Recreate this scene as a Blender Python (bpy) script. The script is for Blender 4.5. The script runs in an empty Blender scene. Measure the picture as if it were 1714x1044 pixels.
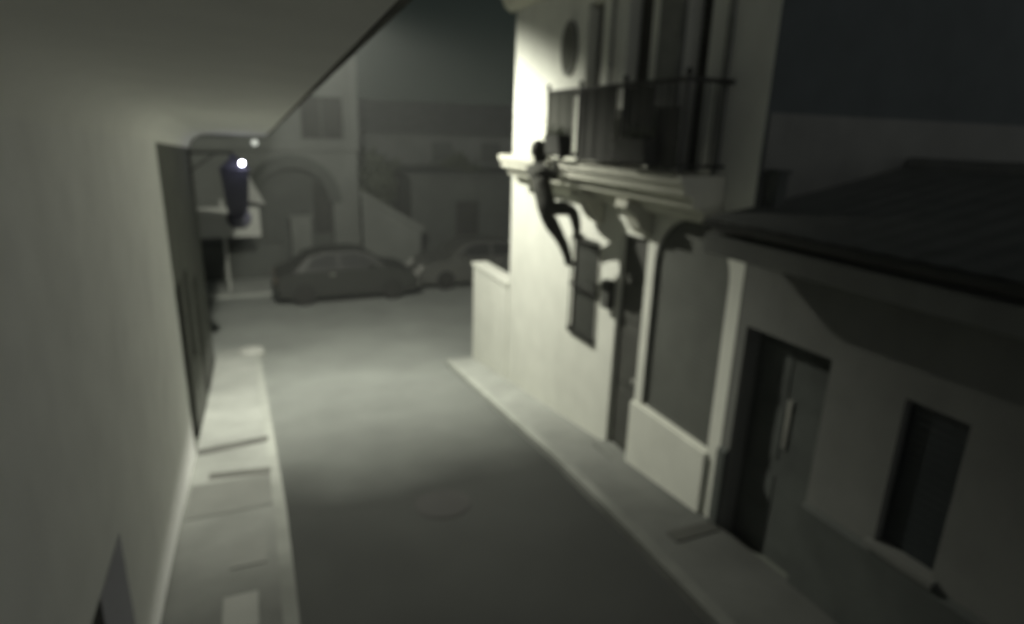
import bpy, bmesh, math, random
from mathutils import Vector, Matrix
random.seed(7)
S = bpy.context.scene
C = S.collection
R = math.radians

# ------------------------------------------------------------------ camera
cd = bpy.data.cameras.new('camera')
cam = bpy.data.objects.new('camera', cd)
C.objects.link(cam)
right = Vector((0.9210, -0.3883, 0.0295)); fwd = Vector((0.3803, 0.8806, -0.2826)); down = Vector((-0.0838, -0.2715, -0.9588))
m = Matrix((right, -down, -fwd)).transposed().to_4x4()
m.translation = Vector((0, 0, 3.75))
cam.matrix_world = m
cd.sensor_width = 36; cd.lens = 36 * 1025 / 1714
cd.clip_start = 0.05; cd.clip_end = 2000
cd.dof.use_dof = True; cd.dof.focus_distance = 0.5; cd.dof.aperture_fstop = 3.4   # the lens of the street camera is focused too close
S.camera = cam

# ------------------------------------------------------------------ world
w = bpy.data.worlds.new("World"); S.world = w; w.use_nodes = True
nt = w.node_tree; nt.nodes.clear()
out = nt.nodes.new('ShaderNodeOutputWorld'); bg = nt.nodes.new('ShaderNodeBackground')
tc = nt.nodes.new('ShaderNodeTexCoord'); sx = nt.nodes.new('ShaderNodeSeparateXYZ'); cr = nt.nodes.new('ShaderNodeValToRGB')
nt.links.new(tc.outputs['Generated'], sx.inputs[0]); nt.links.new(sx.outputs['Z'], cr.inputs[0])
cr.color_ramp.elements[0].position = 0.0; cr.color_ramp.elements[0].color = (.022, .027, .021, 1)
cr.color_ramp.elements[1].position = 0.30; cr.color_ramp.elements[1].color = (.0062, .0092, .0095, 1)
# added unseen fill glow behind the camera (towards -y, low over the horizon)
gy = nt.nodes.new('ShaderNodeMapRange'); gy.inputs[1].default_value = -.1; gy.inputs[2].default_value = -.9; gy.inputs[3].default_value = 0; gy.inputs[4].default_value = 1
gzz = nt.nodes.new('ShaderNodeMapRange'); gzz.inputs[1].default_value = .6; gzz.inputs[2].default_value = 0; gzz.inputs[3].default_value = 0; gzz.inputs[4].default_value = .6
mu = nt.nodes.new('ShaderNodeMath'); mu.operation = 'MULTIPLY'
nt.links.new(sx.outputs['Y'], gy.inputs[0]); nt.links.new(sx.outputs['Z'], gzz.inputs[0]); nt.links.new(gy.outputs[0], mu.inputs[0]); nt.links.new(gzz.outputs[0], mu.inputs[1])
ad = nt.nodes.new('ShaderNodeMix'); ad.data_type = 'RGBA'; ad.blend_type = 'ADD'; ad.inputs[0].default_value = 1
nt.links.new(cr.outputs[0], ad.inputs[6]); nt.links.new(mu.outputs[0], ad.inputs[7])
nt.links.new(ad.outputs[2], bg.inputs[0]); bg.inputs[1].default_value = 1.0
nt.links.new(bg.outputs[0], out.inputs[0])

S.view_settings.view_transform = 'Standard'; S.view_settings.look = 'None'
S.view_settings.exposure = 0.12; S.view_settings.gamma = 1.0
S.cycles.max_bounces = 8; S.cycles.diffuse_bounces = 5
S.cycles.use_denoising = True

# ------------------------------------------------------------------ helpers
def mat(name, col, rough=.85, var=.12, scale=3., bump=.15, bscale=40., metal=0., dirt=0., emit=None, es=0.):
    m = bpy.data.materials.new(name); m.use_nodes = True
    n = m.node_tree; b = n.nodes['Principled BSDF']
    b.inputs['Roughness'].default_value = rough; b.inputs['Metallic'].default_value = metal
    tc = n.nodes.new('ShaderNodeTexCoord')
    no = n.nodes.new('ShaderNodeTexNoise'); no.inputs['Scale'].default_value = scale; no.inputs['Detail'].default_value = 6
    n.links.new(tc.outputs['Object'], no.inputs[0])
    r = n.nodes.new('ShaderNodeValToRGB')
    r.color_ramp.elements[0].position = .3; r.color_ramp.elements[1].position = .7
    r.color_ramp.elements[0].color = tuple(c * (1 - var) for c in col) + (1,)
    r.color_ramp.elements[1].color = tuple(min(1, c * (1 + var)) for c in col) + (1,)
    n.links.new(no.outputs[0], r.inputs[0])
    last = r.outputs[0]
    if dirt:
        n2 = n.nodes.new('ShaderNodeTexNoise'); n2.inputs['Scale'].default_value = scale * .35; n2.inputs['Detail'].default_value = 8
        n2.inputs['Roughness'].default_value = .7
        mp = n.nodes.new('ShaderNodeMapping'); mp.inputs['Scale'].default_value = (1, 1, .45)
        n.links.new(tc.outputs['Object'], mp.inputs[0]); n.links.new(mp.outputs[0], n2.inputs[0])
        r2 = n.nodes.new('ShaderNodeValToRGB'); r2.color_ramp.elements[0].position = .45; r2.color_ramp.elements[1].position = .75
        r2.color_ramp.elements[0].color = (1, 1, 1, 1); r2.color_ramp.elements[1].color = (1 - dirt,) * 3 + (1,)
        n.links.new(n2.outputs[0], r2.inputs[0])
        mx = n.nodes.new('ShaderNodeMix'); mx.data_type = 'RGBA'; mx.blend_type = 'MULTIPLY'; mx.inputs[0].default_value = 1
        n.links.new(last, mx.inputs[6]); n.links.new(r2.outputs[0], mx.inputs[7]); last = mx.outputs[2]
    n.links.new(last, b.inputs['Base Color'])
    if bump:
        n3 = n.nodes.new('ShaderNodeTexNoise'); n3.inputs['Scale'].default_value = bscale; n3.inputs['Detail'].default_value = 4
        n.links.new(tc.outputs['Object'], n3.inputs[0])
        bp = n.nodes.new('ShaderNodeBump'); bp.inputs['Strength'].default_value = bump; bp.inputs['Distance'].default_value = .02
        n.links.new(n3.outputs[0], bp.inputs['Height']); n.links.new(bp.outputs[0], b.inputs['Normal'])
    if emit:
        b.inputs['Emission Color'].default_value = emit + (1,); b.inputs['Emission Strength'].default_value = es
    return m

M = {}
M['plaster'] = mat('white_plaster', (.60, .61, .54), dirt=.12, var=.05)
M['stone'] = mat('pale_moulding_stone', (.50, .50, .42), var=.08, dirt=.15)
M['pillar'] = mat('pale_paint', (.45, .46, .42), var=.05, dirt=.12)
M['lowplaster'] = mat('aged_plaster', (.14, .145, .131), var=.08, dirt=.25)
M['plinth'] = mat('dark_plinth_paint', (.06, .067, .06), var=.2, dirt=.2)
M['leftplaster'] = mat('left_plaster', (.85, .85, .83), var=.04, dirt=.08)
M['darkplaster'] = mat('dull_plaster', (.12, .125, .11), var=.15, dirt=.3)
M['soffit'] = mat('soffit_plaster', (.85, .85, .82), var=.03, bump=.05)
M['asphalt'] = mat('asphalt', (.036, .038, .035), rough=.95, var=.12, scale=.8, bump=.5, bscale=60, dirt=.2)
M['crossing'] = mat('worn_asphalt', (.29, .30, .275), rough=.75, var=.15, scale=.6, bump=.4, bscale=50, dirt=.2)
M['pave'] = mat('paving_concrete', (.08, .083, .076), rough=.85, var=.15, scale=1.3, bump=.3, dirt=.35)
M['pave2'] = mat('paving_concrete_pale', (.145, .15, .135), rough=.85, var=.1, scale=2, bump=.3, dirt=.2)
M['kerb'] = mat('kerb_stone', (.10, .104, .094), var=.12, dirt=.2)
M['joint'] = mat('dark_joint', (.09, .09, .08), var=.2)
M['wood'] = mat('dark_shutter_wood', (.050, .048, .038), rough=.6, var=.25, scale=6, bump=.2)
M['woodmid'] = mat('faded_shutter_wood', (.16, .165, .145), rough=.6, var=.2, scale=6)
M['bluewood'] = mat('dark_blue_shutter_paint', (.016, .021, .022), rough=.5, var=.2)
M['iron'] = mat('black_iron', (.03, .03, .026), rough=.5, var=.2, bump=.05, metal=.3)
M['sidewall'] = mat('painted_shade_side_wall', (.055, .066, .066), var=.1, dirt=.2)  # shade of the white house's unlit side, put into the colour
M['manhole'] = mat('rusty_iron_cover', (.026, .026, .024), rough=.95)
M['door'] = mat('street_door_paint', (.055, .056, .048), rough=.6)
M['blind'] = mat('grey_rolling_shutter', (.095, .10, .087), rough=.8)
M['glass'] = mat('dark_window_glass', (.012, .013, .012), rough=.7, var=.1, bump=0)
M['cloth'] = mat('grey_canvas_screen', (.105, .108, .09), rough=.9, var=.1, scale=5, bump=.1)
M['clothdark'] = mat('dark_canvas_screen', (.055, .056, .048), rough=.9, var=.15, scale=5, bump=.1)
M['tile'] = mat('clay_roof_tile', (.15, .155, .14), rough=.9, var=.1, scale=5, bump=.3, dirt=.3)
M['tileedge'] = mat('old_dark_tile', (.05, .05, .04), rough=.9, var=.3, scale=5)
M['pipe'] = mat('zinc_pipe', (.17, .175, .16), rough=.5, var=.1, metal=.4)
M['farwall'] = mat('far_wall_render', (.17, .18, .16), var=.1, dirt=.2, scale=1)
M['farwall2'] = mat('far_wall_grey', (.09, .098, .085), var=.15, dirt=.25, scale=1)
M['fardark'] = mat('far_dark_paint', (.035, .036, .03), var=.2)
M['signwhite'] = mat('faded_white_sheet', (.45, .46, .42), var=.06)
M['carpaint'] = mat('dark_car_paint', (.030, .032, .027), rough=.55, var=.08, bump=0, metal=.2)
M['carpaint2'] = mat('grey_car_paint', (.11, .112, .10), rough=.4, var=.08, bump=0, metal=.2)
M['rubber'] = mat('tyre_rubber', (.02, .02, .018), rough=.9)
M['chrome'] = mat('worn_chrome', (.5, .5, .46), rough=.3, bump=0, metal=.8)
M['lens'] = mat('lamp_lens', (.6, .6, .55), rough=.15, bump=0)
M['jacket'] = mat('dark_jacket', (.045, .046, .037), rough=.95, var=.2, scale=8, bump=1., bscale=9)
M['trousers'] = mat('dark_trousers', (.06, .061, .05), rough=.95, var=.2, scale=8, bump=.4, bscale=20)
M['hair'] = mat('dark_hair', (.02, .018, .012), rough=.8, bscale=80)
M['skin'] = mat('skin', (.30, .22, .16), rough=.6, var=.05, bump=.05)
M['shoe'] = mat('dark_shoe', (.04, .04, .035), rough=.7)
M['terracotta'] = mat('terracotta_pot', (.12, .09, .06), rough=.9)
M['leaf'] = mat('dark_leaves', (.10, .115, .075), rough=.7, var=.4, scale=9)
M['hill'] = mat('hill_scrub', (.10, .11, .09), var=.3, scale=.1)
M['bulb'] = mat('glowing_bulb', (.9, .9, 1), emit=(.85, .85, 1.0), es=30, bump=0)
M['bulbdim'] = mat('dim_glowing_bulb', (.8, .8, .75), emit=(.9, .95, .85), es=.6, bump=0)
M['sodium'] = mat('street_lamp_glass', (.9, .9, .8), emit=(1, .98, .82), es=12, bump=0)
M['lantern'] = mat('dark_blue_lantern_metal', (.05, .05, .07), rough=.5, bump=.05)

def painted_falloff(key, amp, y0, y1, top):  # scales the base colour along y, painting the light falloff into it
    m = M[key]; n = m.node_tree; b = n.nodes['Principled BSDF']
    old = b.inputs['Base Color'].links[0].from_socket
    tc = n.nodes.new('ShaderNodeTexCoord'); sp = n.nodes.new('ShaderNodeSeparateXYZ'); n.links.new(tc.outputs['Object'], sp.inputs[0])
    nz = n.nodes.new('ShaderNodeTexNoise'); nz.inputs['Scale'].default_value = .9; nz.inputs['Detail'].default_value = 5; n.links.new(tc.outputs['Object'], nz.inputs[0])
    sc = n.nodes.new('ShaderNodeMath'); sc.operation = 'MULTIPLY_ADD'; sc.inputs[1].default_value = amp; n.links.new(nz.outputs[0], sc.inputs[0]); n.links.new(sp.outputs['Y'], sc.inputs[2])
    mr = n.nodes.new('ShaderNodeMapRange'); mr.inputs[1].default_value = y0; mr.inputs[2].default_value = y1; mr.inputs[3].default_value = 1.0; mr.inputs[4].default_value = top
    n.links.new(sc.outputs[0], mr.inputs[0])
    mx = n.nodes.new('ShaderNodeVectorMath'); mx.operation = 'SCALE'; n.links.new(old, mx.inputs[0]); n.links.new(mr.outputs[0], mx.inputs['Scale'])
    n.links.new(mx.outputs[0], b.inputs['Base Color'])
painted_falloff('asphalt', .9, 6.4, 11.6, 8.2)   # darker asphalt patch near the camera, plus lamp falloff painted paler towards the crossing
painted_falloff('pave', 1.5, 5.2, 9.5, 4.8)
painted_falloff('kerb', 1.5, 5.2, 9.5, 4.0)

def link(name, me, mt, parent=None):
    o = bpy.data.objects.new(name, me); C.objects.link(o)
    if mt is not None and not me.materials: me.materials.append(M[mt] if isinstance(mt, str) else mt)
    if parent is not None: o.parent = parent
    return o
class MB:
    def __init__(s): s.b = bmesh.new()
    def quad(s, *p):
        return s.b.faces.new([s.b.verts.new(q) for q in p])
    def box(s, x0, x1, y0, y1, z0, z1):
        return s.hexa([(x0,y0,z0),(x1,y0,z0),(x1,y1,z0),(x0,y1,z0),(x0,y0,z1),(x1,y0,z1),(x1,y1,z1),(x0,y1,z1)])
    def hexa(s, P):
        v = [s.b.verts.new(p) for p in P]
        for f in ((3,2,1,0),(4,5,6,7),(0,1,5,4),(1,2,6,5),(2,3,7,6),(3,0,4,7)): s.b.faces.new([v[i] for i in f])
        return s
    def prism(s, prof, axis, a, b):
        """prof: 2D polygon; axis 'y': (x,z) swept along y; 'x': (y,z) along x; 'z': (x,y) along z"""
        def P(u, v, t): return {'y': (u, t, v), 'x': (t, u, v), 'z': (u, v, t)}[axis]
        A = [s.b.verts.new(P(u, v, a)) for u, v in prof]; B = [s.b.verts.new(P(u, v, b)) for u, v in prof]
        n = len(prof)
        s.b.faces.new(A); s.b.faces.new(B[::-1])
        for i in range(n): s.b.faces.new((A[i], B[i], B[(i+1) % n], A[(i+1) % n]))
        return s
    def tube(s, p0, p1, r0, r1=None, n=12):
        r1 = r0 if r1 is None else r1
        p0, p1 = Vector(p0), Vector(p1); d = (p1 - p0).normalized()
        u = d.orthogonal().normalized(); v = d.cross(u)
        A = []; B = []
        for i in range(n):
            a = 2*math.pi*i/n; o = u*math.cos(a) + v*math.sin(a)
            A.append(s.b.verts.new(p0 + o*r0)); B.append(s.b.verts.new(p1 + o*r1))
        s.b.faces.new(A[::-1]); s.b.faces.new(B)
        for i in range(n): s.b.faces.new((A[i], A[(i+1) % n], B[(i+1) % n], B[i]))
        return s
    def lathe(s, c, prof, n=20, axis='z'):
        rings = []
        for r, h in prof:
            ring = []
            for i in range(n):
                a = 2*math.pi*i/n; x, y = r*math.cos(a), r*math.sin(a)
                p = {'z': (x, y, h), 'x': (h, x, y), 'y': (x, h, y)}[axis]
                ring.append(s.b.verts.new(Vector(c) + Vector(p)))
            rings.append(ring)
        for k in range(len(rings)-1):
            for i in range(n): s.b.faces.new((rings[k][i], rings[k][(i+1) % n], rings[k+1][(i+1) % n], rings[k+1][i]))
        s.b.faces.new(rings[0][::-1]); s.b.faces.new(rings[-1])
        return s
    def build(s, name, mt, parent=None, bevel=0., smooth=False):
        if bevel: 
            bmesh.ops.bevel(s.b, geom=[e for e in s.b.edges], offset=bevel, segments=2, affect='EDGES', clamp_overlap=True)
        bmesh.ops.recalc_face_normals(s.b, faces=s.b.faces)
        me = bpy.data.meshes.new(name); s.b.to_mesh(me); s.b.free()
        if smooth:
            for p in me.polygons: p.use_smooth = True
        return link(name, me, mt, parent)
def thing(name, label, cat, loc, group=None):
    o = bpy.data.objects.new(name, None); C.objects.link(o); o.location = loc
    o['label'] = label; o['category'] = cat
    if group: o['group'] = group
    bpy.context.view_layer.update()
    return o
def tag(o, label, cat, group=None):
    o['label'] = label; o['category'] = cat
    if group: o['group'] = group
    return o
def struct(o): o['kind'] = 'structure'; return o
def fix(root):
    """children were modelled in world coordinates: keep them there under the thing's base"""
    for c in root.children:
        c.location = Vector(c.location) - Vector(root.location)

# ------------------------------------------------------------------ ground
def gz(y):
    P = [(-60, .40), (2.9, .06), (4, 0), (6, -.17), (9.5, -.62), (11.5, -.88), (14, -1.0), (500, -1.0)]
    for (a, za), (b, zb) in zip(P, P[1:]):
        if y <= b: return za + (zb - za)*(y - a)/(b - a)
    return -1.0
def strip(name, mt, left, right_, ys, dz, skirt=0., sub=1):
    """a sheet that follows the slope between two x(y) lines, optional vertical skirts down to the road"""
    b = MB(); rows = []
    for y in ys:
        l, r = left(y), right_(y)
        rows.append([b.b.verts.new((l + (r-l)*k/sub, y, gz(y) + dz)) for k in range(sub+1)])
    for a, c in zip(rows, rows[1:]):
        for k in range(sub): b.b.faces.new((a[k], a[k+1], c[k+1], c[k]))
    if skirt:
        for idx in (0, -1):
            for a, c in zip(rows, rows[1:]):
                p, q = a[idx], c[idx]
                b.quad(p.co, q.co, q.co - Vector((0, 0, skirt)), p.co - Vector((0, 0, skirt)))
        for row in (rows[0], rows[-1]):
            b.quad(row[0].co, row[-1].co, row[-1].co - Vector((0, 0, skirt)), row[0].co - Vector((0, 0, skirt)))
    return struct(b.build(name, mt))
YS = [-60, -8, 0, 1.5, 2.9, 3.5, 4, 5, 6, 7, 8, 9, 9.5, 10.5, 11.5, 12.5, 14]
strip('ground', 'hill', lambda y: -300, lambda y: 300, YS + [16, 60, 500], -.02)
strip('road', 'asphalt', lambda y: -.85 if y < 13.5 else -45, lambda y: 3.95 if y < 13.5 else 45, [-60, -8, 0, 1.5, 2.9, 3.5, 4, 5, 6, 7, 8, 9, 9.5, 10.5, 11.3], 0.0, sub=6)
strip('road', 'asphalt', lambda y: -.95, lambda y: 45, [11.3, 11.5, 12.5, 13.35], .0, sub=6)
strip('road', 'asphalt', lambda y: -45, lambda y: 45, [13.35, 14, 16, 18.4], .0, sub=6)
KL = lambda y: .09 - .02*max(0, y-6)
KR = lambda y: 3.06 + .042*max(0, y-3)
LY = [-8, 0, 1.5, 2.9, 3.5, 4, 5, 6, 7, 8, 9, 9.5, 10.5, 11.5, 12.5, 13.6]
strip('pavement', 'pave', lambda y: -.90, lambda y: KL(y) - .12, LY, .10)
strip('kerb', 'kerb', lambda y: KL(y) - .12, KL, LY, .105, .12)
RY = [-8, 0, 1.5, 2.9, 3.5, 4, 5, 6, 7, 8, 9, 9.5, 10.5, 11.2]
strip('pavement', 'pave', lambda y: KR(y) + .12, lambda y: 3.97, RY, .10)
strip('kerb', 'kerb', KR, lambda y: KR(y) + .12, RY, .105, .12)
strip('pavement', 'pave', lambda y: -45, lambda y: 45, [18.4, 19.5, 20.9], .10, .12)
# dark strips, patches and joints in the pavements
def plate(name, mt, x0, x1, y0, y1, dz, lab, cat, skew=0.):
    b = MB()
    P = [(x0, y0 + skew), (x1, y0), (x1, y1), (x0, y1 + skew)]
    b.hexa([(x, y, gz(y) + dz - .03) for x, y in P] + [(x, y, gz(y) + dz) for x, y in P])
    return tag(b.build(name, mt), lab, cat)
plate('paving_slab', 'joint', -.88, -.03, 8.05, 8.25, .106, 'dark strip across the left pavement by the dull house wall', 'drain strip', -.15)
plate('paving_slab', 'joint', -.70, -.03, 6.95, 7.12, .106, 'short dark strip crossing the left pavement nearer the camera', 'drain strip', .1)
plate('paving_slab', 'pave2', -.86, -.04, 6.1, 6.93, .108, 'pale worn slab on the left pavement just before the dark strip', 'paving slab')
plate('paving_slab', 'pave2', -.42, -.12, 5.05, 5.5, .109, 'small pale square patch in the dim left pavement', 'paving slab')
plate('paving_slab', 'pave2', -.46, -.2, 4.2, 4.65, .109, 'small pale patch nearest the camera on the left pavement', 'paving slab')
b = MB(); b.lathe((-.22, 13.3, gz(13.3)), [(.26, -.1), (.26, .12), (.22, .16), (.02, .17)], 28)
tag(b.build('corner_stone', 'signwhite', smooth=True), 'round pale stone at the far tip of the left pavement', 'corner stone')
plate('shadow_plate', 'fardark', 3.42, 3.94, 3.86, 4.02, .112, 'dark plate painting the shadow at the foot of the pale corner pilaster', 'painted shadow')  # thin dark plate that paints the base shadow on the pavement
# manhole in the road
b = MB()
mo = [(1.66 + .30*math.cos(2*math.pi*k/28), 5.55 + .30*math.sin(2*math.pi*k/28)) for k in range(28)]
rim = [b.b.verts.new((x, y, gz(y) + .006)) for x, y in mo]; low_ = [b.b.verts.new((x, y, gz(y) - .03)) for x, y in mo]
inn = [b.b.verts.new((1.66 + (x - 1.66)*.86, 5.55 + (y - 5.55)*.86, gz(y) + .011)) for x, y in mo]
b.b.faces.new(inn)
for k in range(28):
    q = (k+1) % 28; b.b.faces.new((rim[k], rim[q], inn[q], inn[k])); b.b.faces.new((low_[k], low_[q], rim[q], rim[k]))
o = tag(b.build('manhole_cover', 'manhole'), 'round dark manhole cover in the middle of the near road', 'manhole cover')

for k_ in ('asphalt', 'pave', 'kerb'): M[k_].node_tree.nodes['Principled BSDF'].inputs['Specular IOR Level'].default_value = .2

# ------------------------------------------------------------------ facade builder
def arch_pts(y0, y1, zs, zt, n=14):
    cy, a = (y0+y1)/2, (y1-y0)/2
    return [(cy - a*math.cos(math.pi*i/n), zs + (zt-zs)*math.sin(math.pi*i/n)) for i in range(n+1)]
def facade(mb, X, Y0, Y1, zb, zt, openings, depth=.22, sgn=1):
    """wall face in the plane x=X with holes; reveals go to X+sgn*depth. opening: (y0,y1,z0,z1) or (y0,y1,z0,z1,spring)"""
    ys = sorted({Y0, Y1, *[o[0] for o in openings], *[o[1] for o in openings]})
    zs = sorted({zt, *[o[2] for o in openings if o[2] is not None], *[o[3] for o in openings]})
    for a, c in zip(ys, ys[1:]):
        ym = (a+c)/2
        hs = [o for o in openings if o[0] - 1e-6 <= a and c <= o[1] + 1e-6]
        z = None
        segs = []
        cur = None  # None -> follows the ground
        for o in sorted(hs, key=lambda o: -99 if o[2] is None else o[2]):
            if o[2] is not None: segs.append((cur, o[2]))
            cur = o[3]
        segs.append((cur, zt))
        for s0, s1 in segs:
            za, zc = (zb, zb) if s0 is None else (s0, s0)
            mb.quad((X, a, za), (X, c, zc), (X, c, s1), (X, a, s1))
    for o in openings:
        y0, y1, z0, z1 = o[:4]; z0 = zb if z0 is None else z0
        D = X + sgn*depth
        if len(o) > 4:
            zs_ = o[4]; ap = arch_pts(y0, y1, zs_, z1)
            for (ya, za), (yc, zc) in zip(ap, ap[1:]):
                mb.quad((X, ya, za), (X, yc, zc), (X, yc, z1 + .0001), (X, ya, z1 + .0001)) if max(za, zc) < z1 else mb.b.faces.new([mb.b.verts.new(p) for p in ((X, ya, za), (X, yc, zc), (X, (yc if za > zc else ya), z1 + .0001))])
                mb.quad((X, ya, za), (D, ya, za), (D, yc, zc), (X, yc, zc))
            ztop = zs_
        else:
            ztop = z1; mb.quad((X, y0, z1), (D, y0, z1), (D, y1, z1), (X, y1, z1))
        mb.quad((X, y0, z0), (D, y0, z0), (D, y0, ztop), (X, y0, ztop))
        mb.quad((X, y1, z0), (D, y1, z0), (D, y1, ztop), (X, y1, ztop))
        mb.quad((X, y0, z0), (D, y0, z0), (D, y1, z0), (X, y1, z0))

# ------------------------------------------------------------------ white house
XF = 3.97
house = thing('white_house', 'white plastered corner house with a long balcony, lit by the street lamp', 'house', (XF, 9.3, -.62))
W1 = (6.50, 7.12, 1.14, 2.46); D1 = (5.50, 6.03, None, 2.66); A1 = (4.22, 5.36, .78, 2.98, 2.48)
U = [(6.77, 7.13, 3.42, 5.25), (5.78, 6.24, 3.42, 5.25), (4.86, 5.20, 3.42, 5.25)]
b = MB()
facade(b, XF, 4.05, 9.35, -1.2, 6.2, [W1, D1, A1] + U, .24)
b.quad((XF, 9.35, -1.2), (10, 9.35, -1.2), (10, 9.35, 6.2), (XF, 9.35, 6.2))
b.quad((10, 4.05, -1.2), (10, 9.35, -1.2), (10, 9.35, 6.2), (10, 4.05, 6.2))
b.quad((XF, 4.05, 6.2), (10, 4.05, 6.2), (10, 9.35, 6.2), (XF, 9.35, 6.2))
b.build('wall', 'plaster', house)
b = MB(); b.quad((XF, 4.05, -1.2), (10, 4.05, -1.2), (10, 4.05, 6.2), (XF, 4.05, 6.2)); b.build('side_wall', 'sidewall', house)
b = MB(); b.box(4.0, 10, 4.035, 4.06, 2.9, 3.96); b.build('flashing_wall', 'lowplaster', house)
# cornice under the eave
b = MB(); b.prism([(3.96, 5.50), (3.86, 5.56), (3.80, 5.68), (3.62, 5.78), (3.62, 5.92), (3.96, 5.92)], 'y', 4.0, 9.55)
b.build('cornice', 'stone', house)
b = MB(); b.hexa([(3.50, 3.85, 5.93), (10.3, 3.85, 7.4), (10.3, 9.75, 7.4), (3.50, 9.75, 5.93), (3.50, 3.85, 6.02), (10.3, 3.85, 7.5), (10.3, 9.75, 7.5), (3.50, 9.75, 6.02)])
b.build('roof', 'tile', house)
# window on the street with a projecting iron grille
b = MB(); b.box(3.995, 4.02, W1[0], W1[1], W1[2], W1[3])
for k in range(28): b.box(3.985, 3.995, W1[0], W1[1], W1[2] + .01 + k*.047, W1[2] + .045 + k*.047)
wn = b.build('window', 'blind', house)
b = MB()
y0, y1, z0, z1 = W1; gx = 3.915
for z in (z0 + .04, (z0+z1)/2, z1 - .04):
    b.box(gx - .012, gx + .012, y0 - .02, y1 + .02, z - .012, z + .012)
    for y in (y0 - .02, y1 + .02): b.box(gx, XF + .02, y - .012, y + .012, z - .012, z + .012)
for i in range(8):
    y = y0 + .02 + (y1 - y0 - .04)*i/7; b.tube((gx, y, z0), (gx, y, z1), .011, n=8)
for i in range(1):
    x = gx + .02
    for y in (y0 - .02, y1 + .02): b.tube((x, y, z0), (x, y, z1), .010, n=8)
b.build('grille', 'iron', wn)
b = MB(); b.box(3.975, 3.99, y0, y0 + .04, z0, z1); b.box(3.975, 3.99, y1 - .04, y1, z0, z1)
b.build('frame', 'wood', wn)
b = MB(); b.box(3.93, 3.99, y0 - .02, y1 + .02, z0 - .03, z0 + .002); b.build('sill', 'blind', wn)
# street door with transom
b = MB(); b.box(4.04, 4.09, D1[0], D1[1], -.3, 2.66); dr = b.build('door', 'door', house)
b = MB()
for zz0, zz1 in ((.05, .75), (.85, 1.55), (1.65, 2.1)):
    b.box(4.025, 4.05, D1[0] + .08, D1[1] - .08, zz0, zz1)
b.build('door_panel', 'door', dr, bevel=.006)
b = MB(); b.lathe((3.99, 5.60, .95), [(.02, 0), (.035, .01), (.035, .03), (.012, .035), (.012, .05)], 12, 'x'); b.build('handle', 'chrome', dr)
b = MB(); b.box(3.80, 4.13, D1[0] - .03, D1[1] + .03, -.35, -.03); b.build('doorstep', 'kerb', house)
# mail box beside the door
b = MB(); b.box(3.87, 3.965, 6.08, 6.24, 1.72, 2.06); b.box(3.86, 3.87, 6.10, 6.22, 1.94, 1.97)
b.build('mailbox', 'clothdark', house, bevel=.004)
# arched shop window and the low sill wall
b = MB(); b.box(4.03, 4.06, A1[0], A1[1], .78, 2.98)
for k in range(44): b.box(4.022, 4.03, A1[0], A1[1], .80 + k*.049, .836 + k*.049)
sw = b.build('window', 'blind', house)
sw['label'] = 'tall arched shop window'
b = MB()
for y in (A1[0] + .02, A1[1] - .02): b.box(4.005, 4.022, y - .015, y + .015, .78, 2.9 if 4.3 < y < 5.3 else 2.5)
for z in (.80,): b.box(4.005, 4.022, A1[0], A1[1], z - .015, z + .015)
b.build('frame', 'blind', sw)
b = MB(); b.box(3.93, 4.0, A1[0] - .02, A1[1] + .16, -.45, .76); b.build('sill_wall', 'plaster', house, bevel=.006)
# upper floor shutters, downpipe and oval plaque
for i, (ya, yb, za, zb) in enumerate(U):
    b = MB(); b.box(4.14, 4.18, ya, yb, za, zb); s_ = b.build('balcony_door', 'wood', house)
    b = MB()
    n = 26
    for k in range(n):
        z = za + .08 + (zb - za - .16)*k/n
        b.hexa([(4.10, ya + .03, z), (4.14, ya + .03, z + .02), (4.14, yb - .03, z + .02), (4.10, yb - .03, z), (4.10, ya + .03, z + .012), (4.14, ya + .03, z + .032), (4.14, yb - .03, z + .032), (4.10, yb - .03, z + .012)])
    b.build('shutter_slats', 'wood', s_)
# open shutter leaves folded back on the wall
for ya, yb in ((7.14, 7.15), (5.22, 5.60), (4.55, 4.60)):
    if yb - ya < .02: continue
    b = MB(); b.box(3.925, 3.965, ya, yb, 3.42, 5.25)
    for k in range(3): b.box(3.915, 3.925, ya + .02, yb - .02, 3.5 + k*.58, 3.95 + k*.58)
    b.build('shutter', 'woodmid', house)
b = MB(); b.tube((3.92, 6.47, 3.42), (3.92, 6.47, 5.5), .022)
for z in (3.8, 4.5, 5.2): b.tube((3.92, 6.47, z), (3.92, 6.47, z + .03), .03)
b.build('downpipe', 'pipe', house)
b = MB(); ov = [(7.55 + .20*math.cos(a), 4.79 + .335*math.sin(a)) for a in [2*math.pi*i/28 for i in range(28)]]
b.prism(ov, 'x', 3.93, 3.968); pl = b.build('plaque', 'woodmid', house)
b = MB(); b.prism([(7.55 + .16*math.cos(a), 4.79 + .28*math.sin(a)) for a in [2*math.pi*i/28 for i in range(28)]], 'x', 3.922, 3.93); b.build('plaque_relief', 'cloth', pl)
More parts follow.
